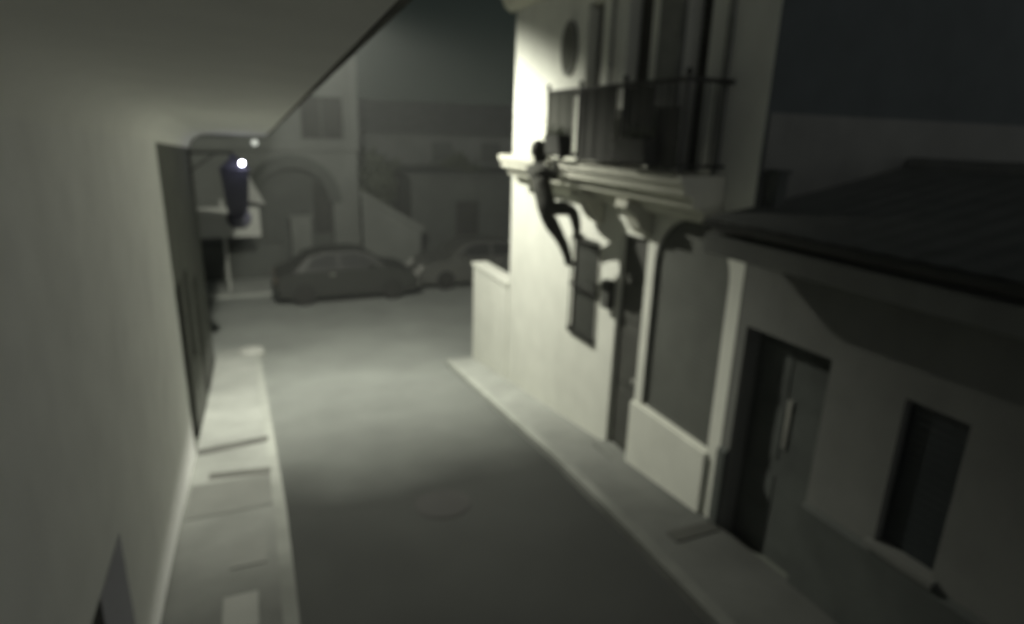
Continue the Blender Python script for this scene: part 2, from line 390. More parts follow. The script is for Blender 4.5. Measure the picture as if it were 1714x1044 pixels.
# balcony
b = MB()
b.prism([(3.96, 3.42), (3.47, 3.42), (3.47, 3.345), (3.51, 3.335), (3.52, 3.25), (3.62, 3.22), (3.63, 3.14), (3.75, 3.10), (3.78, 3.02), (3.86, 2.98), (3.96, 2.97)], 'y', 4.42, 8.72)
bal = b.build('balcony', 'stone', house)
for y in (6.55, 5.55):
    b = MB(); b.prism([(3.96, 3.00), (3.62, 3.10), (3.60, 3.02), (3.72, 2.95), (3.80, 2.80), (3.90, 2.72), (3.96, 2.70)], 'y', y - .11, y + .11)
    b.build('corbel', 'stone', bal, bevel=.004)
RX = 3.485; ZT = 4.22
b = MB()
b.tube((RX, 4.48, ZT), (RX, 7.14, ZT), .022, n=10); b.tube((RX, 4.48, 3.50), (RX, 7.14, 3.50), .014, n=10)
for ye in (7.14, 4.48):
    b.tube((RX, ye, ZT), (XF, ye, ZT), .022, n=10); b.tube((RX, ye, 3.5), (XF, ye, 3.5), .014, n=10)
b.build('handrail', 'iron', bal)
for y in (7.14, 6.33, 5.44, 4.48):
    b = MB(); b.tube((RX, y, 3.42), (RX, y, ZT + .03), .018, n=10); b.lathe((RX, y, ZT + .03), [(.012, 0), (.03, .02), (.03, .04), (.01, .06)], 12)
    b.build('railing_post', 'iron', bal)
b = MB()
y = 4.54
while y < 7.1:
    b.tube((RX, y, 3.5), (RX, y, ZT), .007, n=6); y += .10
for x in (3.6, 3.7, 3.8, 3.9):
    for ye in (7.14, 4.48): b.tube((x, ye, 3.5), (x, ye, ZT), .007, n=6)
b.build('balusters', 'iron', bal)
def screen(ya, yb, za, zb, mt):
    b = MB(); n = 10
    for side in (0, 1):
        pass
    F = []
    for i in range(n+1):
        y = ya + (yb-ya)*i/n; dx = .012*math.sin(i*1.9) + .006*math.sin(i*4.1)
        F.append([(RX - .03 + dx + t, y, z) for t in (0, .006) for z in (za + .01*math.sin(i*1.3), zb)])
    for p, q in zip(F, F[1:]):
        b.quad(p[0], q[0], q[1], p[1]); b.quad(p[2], q[2], q[3], p[3]); b.quad(p[0], q[0], q[2], p[2]); b.quad(p[1], q[1], q[3], p[3])
    b.quad(F[0][0], F[0][1], F[0][3], F[0][2]); b.quad(F[-1][0], F[-1][1], F[-1][3], F[-1][2])
    b.build('canvas_screen', mt, bal)
screen(6.42, 7.12, 3.47, 4.20, 'cloth'); screen(5.53, 6.26, 3.47, 4.20, 'clothdark'); screen(4.9, 5.36, 3.47, 4.19, 'clothdark'); screen(4.52, 4.84, 3.47, 4.0, 'clothdark')
fix(house)
# planters hooked outside the railing
def planter(ya, yb, za, zb, lab):
    t = thing('planter_box', lab, 'planter', (RX - .10, (ya+yb)/2, za), 'planter boxes hung outside the balcony')
    b = MB(); b.prism([(RX - .03, za), (RX - .16, za), (RX - .20, zb), (RX - .03, zb)], 'y', ya, yb); b.build('box', 'clothdark', t, bevel=.006)
    b = MB(); b.prism([(RX - .045, zb - .03), (RX - .185, zb - .03), (RX - .185, zb + .004), (RX - .045, zb + .004)], 'y', ya + .02, yb - .02); b.build('soil', 'joint', t)
    b = MB()
    for i in range(90):
        c = Vector((RX - .11 + random.gauss(0, .05), random.uniform(ya, yb), zb + abs(random.gauss(0, .06))))
        d = Vector((random.gauss(0, 1), random.gauss(0, 1), random.gauss(.4, .6))).normalized(); u = d.orthogonal().normalized()*.018; d = d*.05
        b.quad(c, c + d*.5 + u, c + d, c + d*.5 - u)
    b.build('plant', 'leaf', t)
    fix(t)
planter(6.46, 6.84, 3.50, 3.72, 'dark planter box hung on the balcony railing above the climbing man')
planter(4.78, 5.30, 3.50, 3.72, 'dark planter box hung on the balcony railing above the arched window')

# garden wall beyond the corner
b = MB(); b.box(3.96, 4.22, 9.353, 11.15, -1.2, 1.20); b.box(3.93, 4.25, 9.353, 11.18, 1.20, 1.27)
tag(b.build('garden_wall', 'plaster', bevel=.01), 'low white wall running on from the far corner of the white house', 'wall')

# ------------------------------------------------------------------ low house on the right
low = thing('low_house', 'single storey house with tiled roof and dark plinth nearest on the right', 'house', (XF, 4.0, 0))
D2 = (3.05, 3.94, None, 2.16); W2 = (2.03, 2.45, .98, 2.10); W3 = (.3, 1.1, .98, 2.10)
b = MB(); facade(b, XF + .006, -4, 4.045, -.5, 2.98, [D2, W2, W3], .26)
b.quad((XF, -4, -.5), (9, -4, -.5), (9, -4, 3), (XF, -4, 3))
b.build('wall', 'lowplaster', low)
b = MB()
for ya, yb in ((-4, 3.05 - .001), (3.945, 4.045)):
    b.prism([(3.93, -.5), (3.93, .90), (3.97, .93), (3.99, .93), (3.99, -.5)], 'y', ya, yb)
b.build('plinth', 'plinth', low)
b = MB(); b.box(4.16, 4.21, 3.05, 3.94, -.1, 2.16); dr = b.build('door', 'plinth', low)
b = MB()
for ya, yb in ((3.11, 3.45), (3.54, 3.88)):
    for za, zb in ((.15, .85), (1.0, 1.5), (1.6, 2.05)): b.box(4.152, 4.165, ya, yb, za, zb)
b.build('door_panel', 'plinth', dr, bevel=.008)
b = MB(); b.box(4.14, 4.16, 3.475, 3.515, 1.15, 1.6); b.build('handle', 'chrome', dr)
for ya, yb, za, zb in (W2, W3):
    b = MB(); b.box(4.05, 4.09, ya, yb, za, zb); wd = b.build('window', 'bluewood', low)
    b = MB()
    for k in range(16):
        z = za + .05 + (zb-za-.1)*k/16
        b.box(4.044, 4.052, ya + .03, yb - .03, z, z + .045)
    b.build('shutter_slats', 'bluewood', wd)
    b = MB(); b.box(3.915, 4.05, ya - .04, yb + .04, za - .045, za + .002); b.build('sill', 'lowplaster', wd)
# roof: corrugated clay tiles from eave to ridge
b = MB(); ny = 8*44; rows = []
prof = [(3.44, 3.12), (4.0, 3.20), (4.6, 3.31), (5.2, 3.43), (5.8, 3.55)]
for (x, z) in prof:
    row = []
    for i in range(ny+1):
        y = -4 + (4.04 + 4)*i/ny; ph = (y + 4)/.20*2*math.pi
        row.append(b.b.verts.new((x, y, z + .0025*math.cos(ph))))
    rows.append(row)
for a, c in zip(rows, rows[1:]):
    for i in range(ny): b.b.faces.new((a[i], a[i+1], c[i+1], c[i]))
rf = b.build('roof', 'tile', low, smooth=True)
b = MB(); b.quad((5.8, -4, 3.55), (5.8, 4.02, 3.55), (9.0, 4.02, 2.98), (9.0, -4, 2.98)); b.build('roof_back', 'tile', rf)
b = MB(); b.tube((5.8, -4, 3.55), (5.8, 4.02, 3.55), .08, n=12); b.build('ridge_tiles', 'tile', rf)
b = MB(); b.prism([(3.47, 2.99), (3.47, 2.84), (3.52, 2.82), (3.96, 2.93), (3.96, 3.14)], 'y', -4, 4.04); b.build('eave_board', 'lowplaster', rf)
b = MB(); b.tube((3.43, -4, 3.08), (3.43, 4.0, 3.08), .036, n=12); b.build('gutter', 'fardark', rf)
b = MB(); b.box(4.0, 4.12, 3.86, 3.98, 3.12, 3.48); b.box(3.98, 4.14, 3.84, 4.0, 3.48, 3.51); b.build('chimney', 'plinth', rf, bevel=.008)
fix(low)

# ------------------------------------------------------------------ left house (camera wall) with coved soffit
left = thing('eave_house', 'plastered house at the left edge with a wide coved eave above', 'house', (-.9, 3, 0))
def ze(y): return 4.15 - .047*y
YE = [-3, 0, 2, 4, 6, 8, 10, 13.2]
b = MB(); facade(b, -.9, -3, 8.0, -.6, 3.0, [(1.2, 3.87, .25, 1.33)], .18, -1)
b.quad((-.9, -3, 3.0), (-.9, 8.0, 3.0), (-.9, 8.0, ze(8) - .25), (-.9, -3, ze(-3) - .25))
b.build('wall', 'leftplaster', left)
b = MB(); b.box(-1.10, -1.06, 1.2, 3.87, .25, 1.33); wd = b.build('cupboard_door', 'wood', left)
b = MB(); b.box(-1.055, -1.04, 2.5, 2.56, .3, 1.3); b.build('handle', 'iron', wd)
def soffit(x0, ya, yb, name, mt, par):
    b = MB(); rows = []
    n = 10
    for y in (ya, (ya+yb)/2, yb):
        row = []
        for k in range(n+1):
            a = math.pi/2*k/n
            row.append(b.b.verts.new((x0 + .30*(1-math.cos(a)), y, ze(y) - .25 + .25*math.sin(a))))
        row.append(b.b.verts.new((.40, y, ze(y)))); rows.append(row)
    for a, c in zip(rows, rows[1:]):
        for i in range(n+1): b.b.faces.new((a[i], a[i+1], c[i+1], c[i]))
    return b.build(name, mt, par, smooth=True)
soffit(-.9, -3, 8.0, 'soffit', 'soffit', left)
def roofpart(ya, yb, par):
    b = MB()
    P = []
    for y in (ya, yb): P.append([(.402, y, ze(y) - .002), (.445, y, ze(y) + .01), (.445, y, ze(y) + .13), (-4.5, y, ze(y) + 1.0), (-4.5, y, ze(y) + .8), (.402, y, ze(y) + .02)])
    A = [b.b.verts.new(p) for p in P[0]]; B = [b.b.verts.new(p) for p in P[1]]
    b.b.faces.new(A); b.b.faces.new(B[::-1])
    for i in range(6): b.b.faces.new((A[i], B[i], B[(i+1) % 6], A[(i+1) % 6]))
    b.build('roof', 'tileedge', par)
roofpart(-3, 8.0, left)
fix(left)
dark = thing('dull_house', 'dull plastered house beyond the eave house on the left pavement', 'house', (-.93, 10, -.7))
b = MB(); facade(b, -.93, 8.0, 13.2, -1.4, ze(13.2) - .25, [(8.2, 8.95, None, 1.75), (9.4, 9.9, .4, 1.7), (10.6, 11.4, None, 1.3)], .2, -1)
b.quad((-.93, 8, ze(13.2) - .25), (-.93, 13.2, ze(13.2) - .25), (-.93, 13.2, ze(13.2) - .249), (-.93, 8, ze(8) - .25))
b.quad((-.93, 13.2, -1.4), (-6, 13.2, -1.4), (-6, 13.2, 5), (-.93, 13.2, 3.3))
b.build('wall', 'darkplaster', dark)
for ya, yb, za, zb in ((8.2, 8.95, -.8, 1.75), (10.6, 11.4, -1., 1.3)):
    b = MB(); b.box(-1.14, -1.10, ya, yb, za, zb); dr = b.build('door', 'wood', dark)
    b = MB(); b.box(-1.10, -1.085, ya + .1, yb - .1, za + .9, zb - .15); b.build('door_panel', 'wood', dr)
b = MB(); b.box(-1.14, -1.10, 9.4, 9.9, .4, 1.7); b.build('window', 'wood', dark)
soffit(-.93, 8.0, 13.2, 'soffit', 'soffit', dark)
roofpart(8.0, 13.2, dark)
fix(dark)

# ------------------------------------------------------------------ street lamp on a roof mast, above the left eave
LX, LY_, LZ = 1.02, 9.2, 5.3
lamp = thing('street_lamp', 'street lamp on an arm reaching over the road from the left roof', 'street lamp', (-.6, 9.4, 4.0))
b = MB(); b.tube((-.6, LY_, 3.85), (-.6, LY_, 5.75), .045); b.build('mast', 'pipe', lamp)
b = MB()
pts = [(-.6, LY_, 5.2), (-.35, LY_, 5.44), (0, LY_, 5.54), (.65, LY_, 5.52)]
for p, q in zip(pts, pts[1:]): b.tube(p, q, .028)
b.build('arm', 'pipe', lamp)
b = MB(); b.prism([(.60, 5.44), (1.2, 5.39), (1.23, 5.47), (1.05, 5.58), (.68, 5.58), (.58, 5.52)], 'y', LY_ - .12, LY_ + .12); hd = b.build('lamp_head', 'pipe', lamp, bevel=.01)
b = MB(); b.box(.72, 1.18, LY_ - .09, LY_ + .09, 5.375, 5.395); b.build('lamp_glass', 'sodium', hd)
fix(lamp)
ld = bpy.data.lights.new('street_lamp_light', 'SPOT'); lo = bpy.data.objects.new('street_lamp_light', ld); C.objects.link(lo)
lo.location = (LX, LY_, LZ + .06); ld.energy = 2150; ld.color = (1.0, .99, .875); ld.shadow_soft_size = .05
ld.spot_size = R(180); ld.spot_blend = .42
lo.rotation_euler = Vector((.02, .30, -1)).to_track_quat('-Z', 'Y').to_euler()
lo.parent = lamp; lo.location = lo.location - lamp.location

# ------------------------------------------------------------------ wall lantern with the bright bulb
t = thing('wall_lantern', 'dark blue lantern with a bright white bulb on the far end of the left wall', 'lantern', (-.93, 12.6, 2.3))
cx, cy = -.20, 12.6
b = MB(); b.tube((-.93, cy, 3.22), (cx, cy, 3.22), .02); b.tube((-.93, cy, 2.9), (-.5, cy, 3.21), .014); b.box(-.95, -.92, cy - .06, cy + .06, 2.8, 3.3); b.build('bracket', 'iron', t)
b = MB()
P = []
for z, h in ((2.12, .17), (2.95, .24)): P += [(cx - h, cy - h, z), (cx + h, cy - h, z), (cx + h, cy + h, z), (cx - h, cy + h, z)]
b.hexa(P); b.build('lantern_body', 'lantern', t, bevel=.012)
b = MB()
for z0_, h0, z1_, h1 in ((2.95, .26, 3.12, .08), (3.12, .08, 3.2, .05)):
    b.hexa([(cx - h0, cy - h0, z0_), (cx + h0, cy - h0, z0_), (cx + h0, cy + h0, z0_), (cx - h0, cy + h0, z0_), (cx - h1, cy - h1, z1_), (cx + h1, cy - h1, z1_), (cx + h1, cy + h1, z1_), (cx - h1, cy + h1, z1_)])
b.build('lantern_cap', 'lantern', t)
b = MB(); b.lathe((cx, cy, 2.08), [(.01, -.24), (.12, -.22), (.2, -.13), (.22, -.02), (.22, .03)], 20); b.build('lantern_bowl', 'lantern', t, smooth=True)
bx_, by_, bz_ = .06, cy - .30, 3.06
b = MB(); bmesh.ops.create_uvsphere(b.b, u_segments=16, v_segments=10, radius=.035, matrix=Matrix.Translation((bx_ - .12, by_, bz_))); b.build('bulb', 'bulb', t, smooth=True)
b = MB(); b.tube((bx_ - .12, by_ + .05, bz_), (bx_ - .12, cy - .1, bz_), .02); b.build('bulb_holder', 'lantern', t)
fix(t)
pl_ = bpy.data.lights.new('lantern_light', 'POINT'); po = bpy.data.objects.new('lantern_light', pl_); C.objects.link(po)
pl_.energy = .7; pl_.color = (.62, .6, 1.0); pl_.shadow_soft_size = .05; po.location = (bx_ - .12, by_ - .12, bz_ - .02); po.parent = t; po.location = po.location - t.location
t = thing('small_lamp', 'tiny pale lamp on the string course of the arched house', 'lamp', (.20, 20.6, 3.17))
b = MB(); b.tube((.30, 20.9, 3.12), (.30, 20.62, 3.22), .03); b.build('bracket', 'iron', t)
b = MB(); bmesh.ops.create_uvsphere(b.b, u_segments=12, v_segments=8, radius=.09, matrix=Matrix.Translation((.30, 20.55, 3.2))); b.build('bulb', 'bulbdim', t, smooth=True)
fix(t)

# ------------------------------------------------------------------ far side of the crossing
A = thing('arched_house', 'grey corner house with an arched porch across the far road', 'house', (0, 21, -1))
b = MB()
def yfacade(mb, Y, X0, X1, zb, zt, ops, depth):
    t = MB(); facade(t, Y, X0, X1, zb, zt, ops, depth)
    for f in t.b.faces: mb.b.faces.new([mb.b.verts.new((v.co.y, v.co.x, v.co.z)) for v in f.verts])
    t.b.free()
yfacade(b, 21, -8, 3.38, -1, 6.3, [(1.70, 2.98, 3.35, 4.62), (-1.6, -.3, 3.35, 4.62), (.10, 2.55, -.9, 2.62, 1.35)], .35)
b.quad((3.38, 21, -1), (3.38, 30, -1), (3.38, 30, 6.3), (3.38, 21, 6.3))
b.build('wall', 'farwall', A)
b = MB(); b.box(-8.2, 3.55, 20.8, 31, 6.3, 6.45); b.hexa([(-8.3, 20.6, 6.46), (3.7, 20.6, 6.46), (3.7, 31, 6.46), (-8.3, 31, 6.46), (-8.3, 25, 8), (1.5, 25, 8), (1.5, 27, 8), (-8.3, 27, 8)]); b.build('roof', 'tile', A)
b = MB(); b.box(-8, 3.42, 20.86, 20.995, 2.98, 3.26); b.build('string_course', 'farwall', A)
b = MB(); b.box(3.10, 3.44, 20.9, 20.996, 3.262, 6.2); b.build('corner_pilaster', 'farwall', A)
for xa, xb in ((1.70, 2.98), (-1.6, -.3)):
    b = MB(); b.box(xa, xb, 21.3, 21.34, 3.35, 4.62); wd = b.build('window', 'fardark', A)
    b = MB(); b.box((xa+xb)/2 - .03, (xa+xb)/2 + .03, 21.27, 21.3, 3.35, 4.62); b.build('frame', 'farwall2', wd)
# arch ring, dark
b = MB()
def ring(mb, cx, cz, ro, ri, y0, y1, n=18):
    P = []
    for i in range(n+1):
        a = math.pi*i/n; P.append(((cx - ro*math.cos(a), cz + ro*math.sin(a)), (cx - ri*math.cos(a), cz + ri*math.sin(a))))
    for (o1, i1), (o2, i2) in zip(P, P[1:]):
        mb.hexa([(i1[0], y0, i1[1]), (o1[0], y0, o1[1]), (o1[0], y1, o1[1]), (i1[0], y1, i1[1]), (i2[0], y0, i2[1]), (o2[0], y0, o2[1]), (o2[0], y1, o2[1]), (i2[0], y1, i2[1])])
ring(b, 1.32, 1.35, 1.5, 1.10, 20.9, 20.997); b.build('arch_trim', 'farwall2', A)
b = MB(); b.box(.10, 2.55, 21.36, 21.42, -1, 2.65); b.build('porch_back', 'farwall2', A)
b = MB(); b.box(1.95, 2.5, 21.30, 21.36, .3, 2.0); b.build('porch_window', 'fardark', A)
fix(A)
# wall panels and post sign
t = thing('board_on_post', 'pale rectangular board on a thin post at the left across the road', 'sign', (-.72, 18.9, -.9))
b = MB(); b.tube((-.72, 18.9, -.92), (-.72, 18.9, 1.7), .05); b.build('post', 'signwhite', t)
b = MB(); b.box(-1.6, .24, 18.80, 18.84, .66, 1.5); b.build('board', 'signwhite', t, bevel=.006)
fix(t)
b = MB(); b.prism([(-.35, 1.52), (.45, 1.36), (-.05, 2.45), (-.35, 2.6)], 'y', 20.55, 20.65)
tag(b.build('awning_panel', 'signwhite'), 'small pale triangular canopy side beside the dark blue lantern', 'canopy')
# low front wall and sloping stair wall
b = MB(); b.box(-9, .9, 20.3, 20.5, -1, .15); b.box(-9.0, .95, 20.27, 20.53, .15, .22)
tag(b.build('front_wall', 'farwall2'), 'low grey wall behind the board on the post', 'wall')
b = MB(); b.prism([(3.4, -1), (3.4, 1.55), (5.35, .35), (5.35, -1)], 'y', 20.5, 20.7); b.prism([(3.35, 1.60), (3.35, 1.80), (5.45, .52), (5.45, .33)], 'y', 20.44, 20.76)
tag(b.build('stair_wall', 'farwall'), 'sloping stair wall with pale coping beside the arched house', 'wall')
b = MB(); b.box(1.15, 1.75, 20.3, 20.6, -.95, .95); b.box(1.1, 1.8, 20.26, 20.64, .95, 1.03)
tag(b.build('gate_pillar', 'farwall'), 'grey gate pillar behind the dark parked car', 'pillar')
B = thing('garage_building', 'dull flat garage building at the right across the road', 'garage', (7.5, 22, -1))
b = MB(); yfacade(b, 22, 5.4, 22, -1, 2.05, [(7.1, 8.0, -.95, 1.2), (10, 12.6, -.95, 1.5)], .2)
b.quad((5.4, 22, -1), (5.4, 30, -1), (5.4, 30, 2.05), (5.4, 22, 2.05)); b.quad((5.4, 22, 2.05), (22, 22, 2.05), (22, 30, 2.05), (5.4, 30, 2.05)); b.build('wall', 'farwall2', B)
b = MB(); b.box(5.3, 22.1, 21.9, 30.1, 2.055, 2.2); b.build('roof', 'farwall2', B)
for xa, xb, zt_ in ((7.1, 8.0, 1.2), (10, 12.6, 1.5)):
    b = MB(); b.box(xa, xb, 22.14, 22.2, -.95, zt_)
    for k in range(6): b.box(xa + .02, xb - .02, 22.11, 22.14, -.9 + k*.36, -.62 + k*.36)
    b.build('garage_door', 'fardark', B)
fix(B)
Bk = thing('terrace_house', 'long pale rendered house far behind the garage building', 'house', (14, 27, -1))
b = MB(); b.box(3.6, 30, 27, 34, -1, 3.55); b.build('wall', 'farwall', Bk)
b = MB(); b.hexa([(3.4, 26.7, 3.56), (30.2, 26.7, 3.56), (30.2, 34.3, 3.56), (3.4, 34.3, 3.56), (3.4, 30, 5.0), (30.2, 30, 5.0), (30.2, 31, 5.0), (3.4, 31, 5.0)]); b.build('roof', 'tile', Bk)
for xx in (7.6, 9.9, 12.4, 15):
    b = MB(); b.box(xx, xx + .9, 26.95, 27.02, 2.35, 3.2); b.build('window', 'farwall2', Bk)
fix(Bk)
# trees behind
def tree(x, y, h, r, lab, seed):
    rnd = random.Random(seed)
    t = thing('tree', lab, 'tree', (x, y, -1), 'dark trees behind the far houses')
    b = MB(); b.tube((x, y, -1), (x + .1, y, h*.45), .22, .12, 10)
    for k in range(6):
        a = rnd.uniform(0, 6.28); b.tube((x + .1, y, h*(.25 + .04*k)), (x + r*.7*math.cos(a), y + r*.7*math.sin(a), h*(.5 + .07*k)), .08, .03, 8)
    b.build('trunk', 'tileedge', t)
    b = MB()
    cl = [(Vector((x + rnd.gauss(0, r*.45), y + rnd.gauss(0, r*.45), h*.62 + rnd.gauss(0, h*.16))), rnd.uniform(.4, .9)) for _ in range(22)]
    for c, s_ in cl:
        for _ in range(150):
            d = Vector((rnd.gauss(0, 1), rnd.gauss(0, 1), rnd.gauss(0, 1))).normalized()
            p = c + d*s_*rnd.uniform(.6, 1.1); n = Vector((rnd.gauss(0, 1), rnd.gauss(0, 1), rnd.gauss(0, 1))).normalized(); u = n.orthogonal().normalized()*.10; v = n.cross(u).normalized()*.16
            b.quad(p - v, p + u, p + v, p - u)
    b.build('crown', 'leaf', t); fix(t)
tree(4.6, 25, 2.4, 1.5, 'dark leafy tree just right of the arched house', 1)
tree(8.6, 25, 2.2, 1.5, 'broad dark tree behind the garage door', 2)
# ------------------------------------------------------------------ cars
def make_car(x0, y, paint, lab, L=4.1, H=1.42, W=1.68, flip=False):
    z0 = gz(y)
    t = thing('parked_car', lab, 'car', (x0 + L/2, y, z0))
    s_ = L/4.1
    body = [(0.02, .30), (0.0, .55), (.06, .82), (.45, .93), (1.15, .96), (3.0, .98), (3.75, .86), (4.02, .70), (4.1, .48), (4.06, .28), (3.75, .22), (.35, .22)]
    cab = [(.50, .93), (.92, 1.30), (1.35, 1.41), (2.25, 1.42), (2.60, 1.34), (3.10, .975)]
    def X(u): return x0 + (L - u*s_ if flip else u*s_)
    def sect(prof, y_in):  # three-slice rounded body
        b = MB(); sl = []
        for fy, sc in ((0, .96), (.06, .99), (.2, 1.0), (W - .2, 1.0), (W - .06, .99), (W, .96)):
            row = []
            for u, z in prof:
                cu = 2.05 + (u - 2.05)*sc; cz = .5 + (z - .5)*(1 if sc == 1 else sc)
                row.append(b.b.verts.new((X(cu), y + fy, z0 + cz*H/1.42)))
            sl.append(row)
        n = len(prof)
        for a, c in zip(sl, sl[1:]):
            for i in range(n): b.b.faces.new((a[i], a[(i+1) % n], c[(i+1) % n], c[i]))
        b.b.faces.new(sl[0]); b.b.faces.new(sl[-1][::-1])
        return b
    bd = sect(body, 0).build('body', paint, t)
    # cabin with tumblehome
    b = MB(); sl = []
    for side in (0, 1):
        row = []
        for u, z in cab:
            k = (z - .93)/.49; inset = .06 + .20*k
            row.append(b.b.verts.new((X(u), y + (inset if side == 0 else W - inset), z0 + z*H/1.42)))
        sl.append(row)
    n = len(cab)
    for i in range(n): b.b.faces.new((sl[0][i], sl[0][(i+1) % n], sl[1][(i+1) % n], sl[1][i]))
    b.b.faces.new(sl[0]); b.b.faces.new(sl[1][::-1]); cb = b.build('cabin', paint, t)
    for side in (0, 1):
        for wp in ([(.85, 1.0), (1.05, 1.27), (1.40, 1.35), (1.72, 1.36), (1.72, 1.0)], [(1.80, 1.0), (1.80, 1.36), (2.2, 1.36), (2.5, 1.29), (2.88, 1.0)]):
            b = MB(); F = []
            for off in (-.006, .012):
                row = []
                for u, z in wp:
                    k = (z - .93)/.49; inset = .06 + .20*k + (-.008 + (off if off > 0 else 0))
                    row.append(b.b.verts.new((X(u), y + (inset if side == 0 else W - inset), z0 + z*H/1.42)))
                F.append(row)
            m_ = len(wp); b.b.faces.new(F[0]); b.b.faces.new(F[1][::-1])
            for i in range(m_): b.b.faces.new((F[0][i], F[0][(i+1) % m_], F[1][(i+1) % m_], F[1][i]))
            b.build('side_window', 'glass', cb)
    for u in (.78, 3.28):
        for side in (0, 1):
            yy = y - .012 if side == 0 else y + W - .19
            b = MB(); b.lathe((X(u), yy, z0 + .31), [(.20, 0), (.29, .01), (.31, .04), (.31, .16), (.29, .19), (.2, .2)], 24, 'y'); wh = b.build('wheel', 'rubber', t)
            b = MB(); b.lathe((X(u), yy - .008 if side == 0 else yy + .195, z0 + .31), [(.04, .0), (.19, .004), (.19, .014)], 20, 'y'); b.build('rim', 'iron', wh)
    for side in (0, 1):
        yy = y + (.12 if side == 0 else W - .42)
        b = MB(); xx = sorted((X(3.86), X(4.07))); b.box(xx[0], xx[1], yy, yy + .30, z0 + .56, z0 + .74); b.build('headlight', 'lens', t, bevel=.02)
        b = MB(); xx = sorted((X(.0), X(.10))); b.box(xx[0] , xx[1], yy, yy + .30, z0 + .60, z0 + .78); b.build('tail_light', 'terracotta', t, bevel=.02)
    b = MB(); xx = sorted((X(3.9), X(4.14))); b.box(xx[0], xx[1], y + .05, y + W - .05, z0 + .34, z0 + .48); b.build('bumper', 'chrome' if paint == 'carpaint' else paint, t, bevel=.03)
    b = MB(); xx = sorted((X(1.62), X(1.48))); b.box(xx[0], xx[1], y - .02, y + .012, z0 + .82, z0 + .86); b.build('door_handle', 'chrome', t)
    b = MB(); xx = sorted((X(2.75), X(2.62))); b.box(xx[0], xx[1], y - .12, y + .05, z0 + .98, z0 + 1.10); b.build('wing_mirror', paint, t, bevel=.02)
    fix(t)
make_car(.45, 17.0, 'carpaint', 'dark low hatchback parked side-on across the far road', L=3.95)
make_car(4.55, 17.6, 'carpaint2', 'grey car parked just right of the dark hatchback', flip=True)

# ------------------------------------------------------------------ haze of the night air
b = MB(); b.box(-14, 18, -3.5, 45, -2.1, 9.0)
hz = b.build('haze', None); hz['kind'] = 'stuff'
hm = bpy.data.materials.new('haze_air'); hm.use_nodes = True; n = hm.node_tree; n.nodes.clear()
ho = n.nodes.new('ShaderNodeOutputMaterial'); hv = n.nodes.new('ShaderNodeVolumePrincipled'); n.links.new(hv.outputs[0], ho.inputs['Volume'])
hv.inputs['Color'].default_value = (.86, .90, .86, 1); hv.inputs['Density'].default_value = .0032
hz.data.materials.append(hm)

# ------------------------------------------------------------------ the climbing man
def skinmesh(name, nodes, edges, root, sub=2):
    """nodes: dict key -> (x,y,z,r) ; returns an applied continuous mesh"""
    keys = list(nodes); ix = {k: i for i, k in enumerate(keys)}
    me = bpy.data.meshes.new(name); me.from_pydata([nodes[k][:3] for k in keys], [(ix[a], ix[b]) for a, b in edges], [])
    o = bpy.data.objects.new(name, me); C.objects.link(o)
    sk = o.modifiers.new('skin', 'SKIN'); sk.use_smooth_shade = True; sk.branch_smoothing = .6
    layer = me.skin_vertices[0].data if me.skin_vertices else None
    if layer is None:
        bm = bmesh.new(); bm.from_mesh(me); bm.verts.layers.skin.verify(); bm.to_mesh(me); bm.free(); layer = me.skin_vertices[0].data
    for k in keys:
        r = nodes[k][3]; rr = nodes[k][4] if len(nodes[k]) > 4 else r
        layer[ix[k]].radius = (r, rr); layer[ix[k]].use_root = (k == root)
    ss = o.modifiers.new('sub', 'SUBSURF'); ss.levels = sub; ss.render_levels = sub
    dg = bpy.context.evaluated_depsgraph_get(); dg.update()
    m2 = bpy.data.meshes.new_from_object(o.evaluated_get(dg))
    bpy.data.objects.remove(o); m2.name = name
    return m2
man = thing('person', 'person in dark clothes climbing up to the balcony by the window grille', 'person', (3.24, 6.6, 2.2))
N = dict(
 pelvis=(3.26, 6.58, 2.90, 0.140), waist=(3.24, 6.66, 3.03, 0.132), chest=(3.26, 6.80, 3.19, 0.157), upch=(3.28, 6.90, 3.30, 0.140), neck=(3.31, 6.98, 3.38, 0.065), nk2=(3.33, 7.02, 3.42, 0.063),
 shL=(3.22, 7.05, 3.32, 0.078), elL=(3.31, 7.20, 3.26, 0.054), wrL=(3.43, 7.08, 3.42, 0.032), haL=(3.475, 7.06, 3.445, 0.030),
 shR=(3.31, 6.75, 3.30, 0.078), elR=(3.41, 6.69, 3.23, 0.054), wrR=(3.44, 6.80, 3.39, 0.032), haR=(3.475, 6.83, 3.445, 0.030),
 hipL=(3.25, 6.62, 2.84, 0.106), thL=(3.34, 6.62, 2.70, 0.101), knL=(3.44, 6.60, 2.55, 0.074), caL=(3.56, 6.66, 2.40, 0.069), anL=(3.66, 6.74, 2.22, 0.049), heL=(3.66, 6.76, 2.16, .046), toL=(3.80, 6.76, 2.16, .043),
 hipR=(3.32, 6.54, 2.88, 0.106), thR=(3.42, 6.51, 2.90, 0.096), knR=(3.54, 6.47, 2.87, 0.074), caR=(3.64, 6.56, 2.73, 0.067), anR=(3.72, 6.65, 2.57, 0.049), heR=(3.71, 6.67, 2.53, .046), toR=(3.85, 6.69, 2.50, .043))
Eg = [('pelvis','waist'),('waist','chest'),('chest','upch'),('upch','neck'),('neck','nk2'),('upch','shL'),('shL','elL'),('elL','wrL'),('wrL','haL'),('upch','shR'),('shR','elR'),('elR','wrR'),('wrR','haR'),
 ('pelvis','hipL'),('hipL','thL'),('thL','knL'),('knL','caL'),('caL','anL'),('anL','heL'),('heL','toL'),('pelvis','hipR'),('hipR','thR'),('thR','knR'),('knR','caR'),('caR','anR'),('anR','heR'),('heR','toR')]
me = skinmesh('body', N, Eg, 'pelvis')
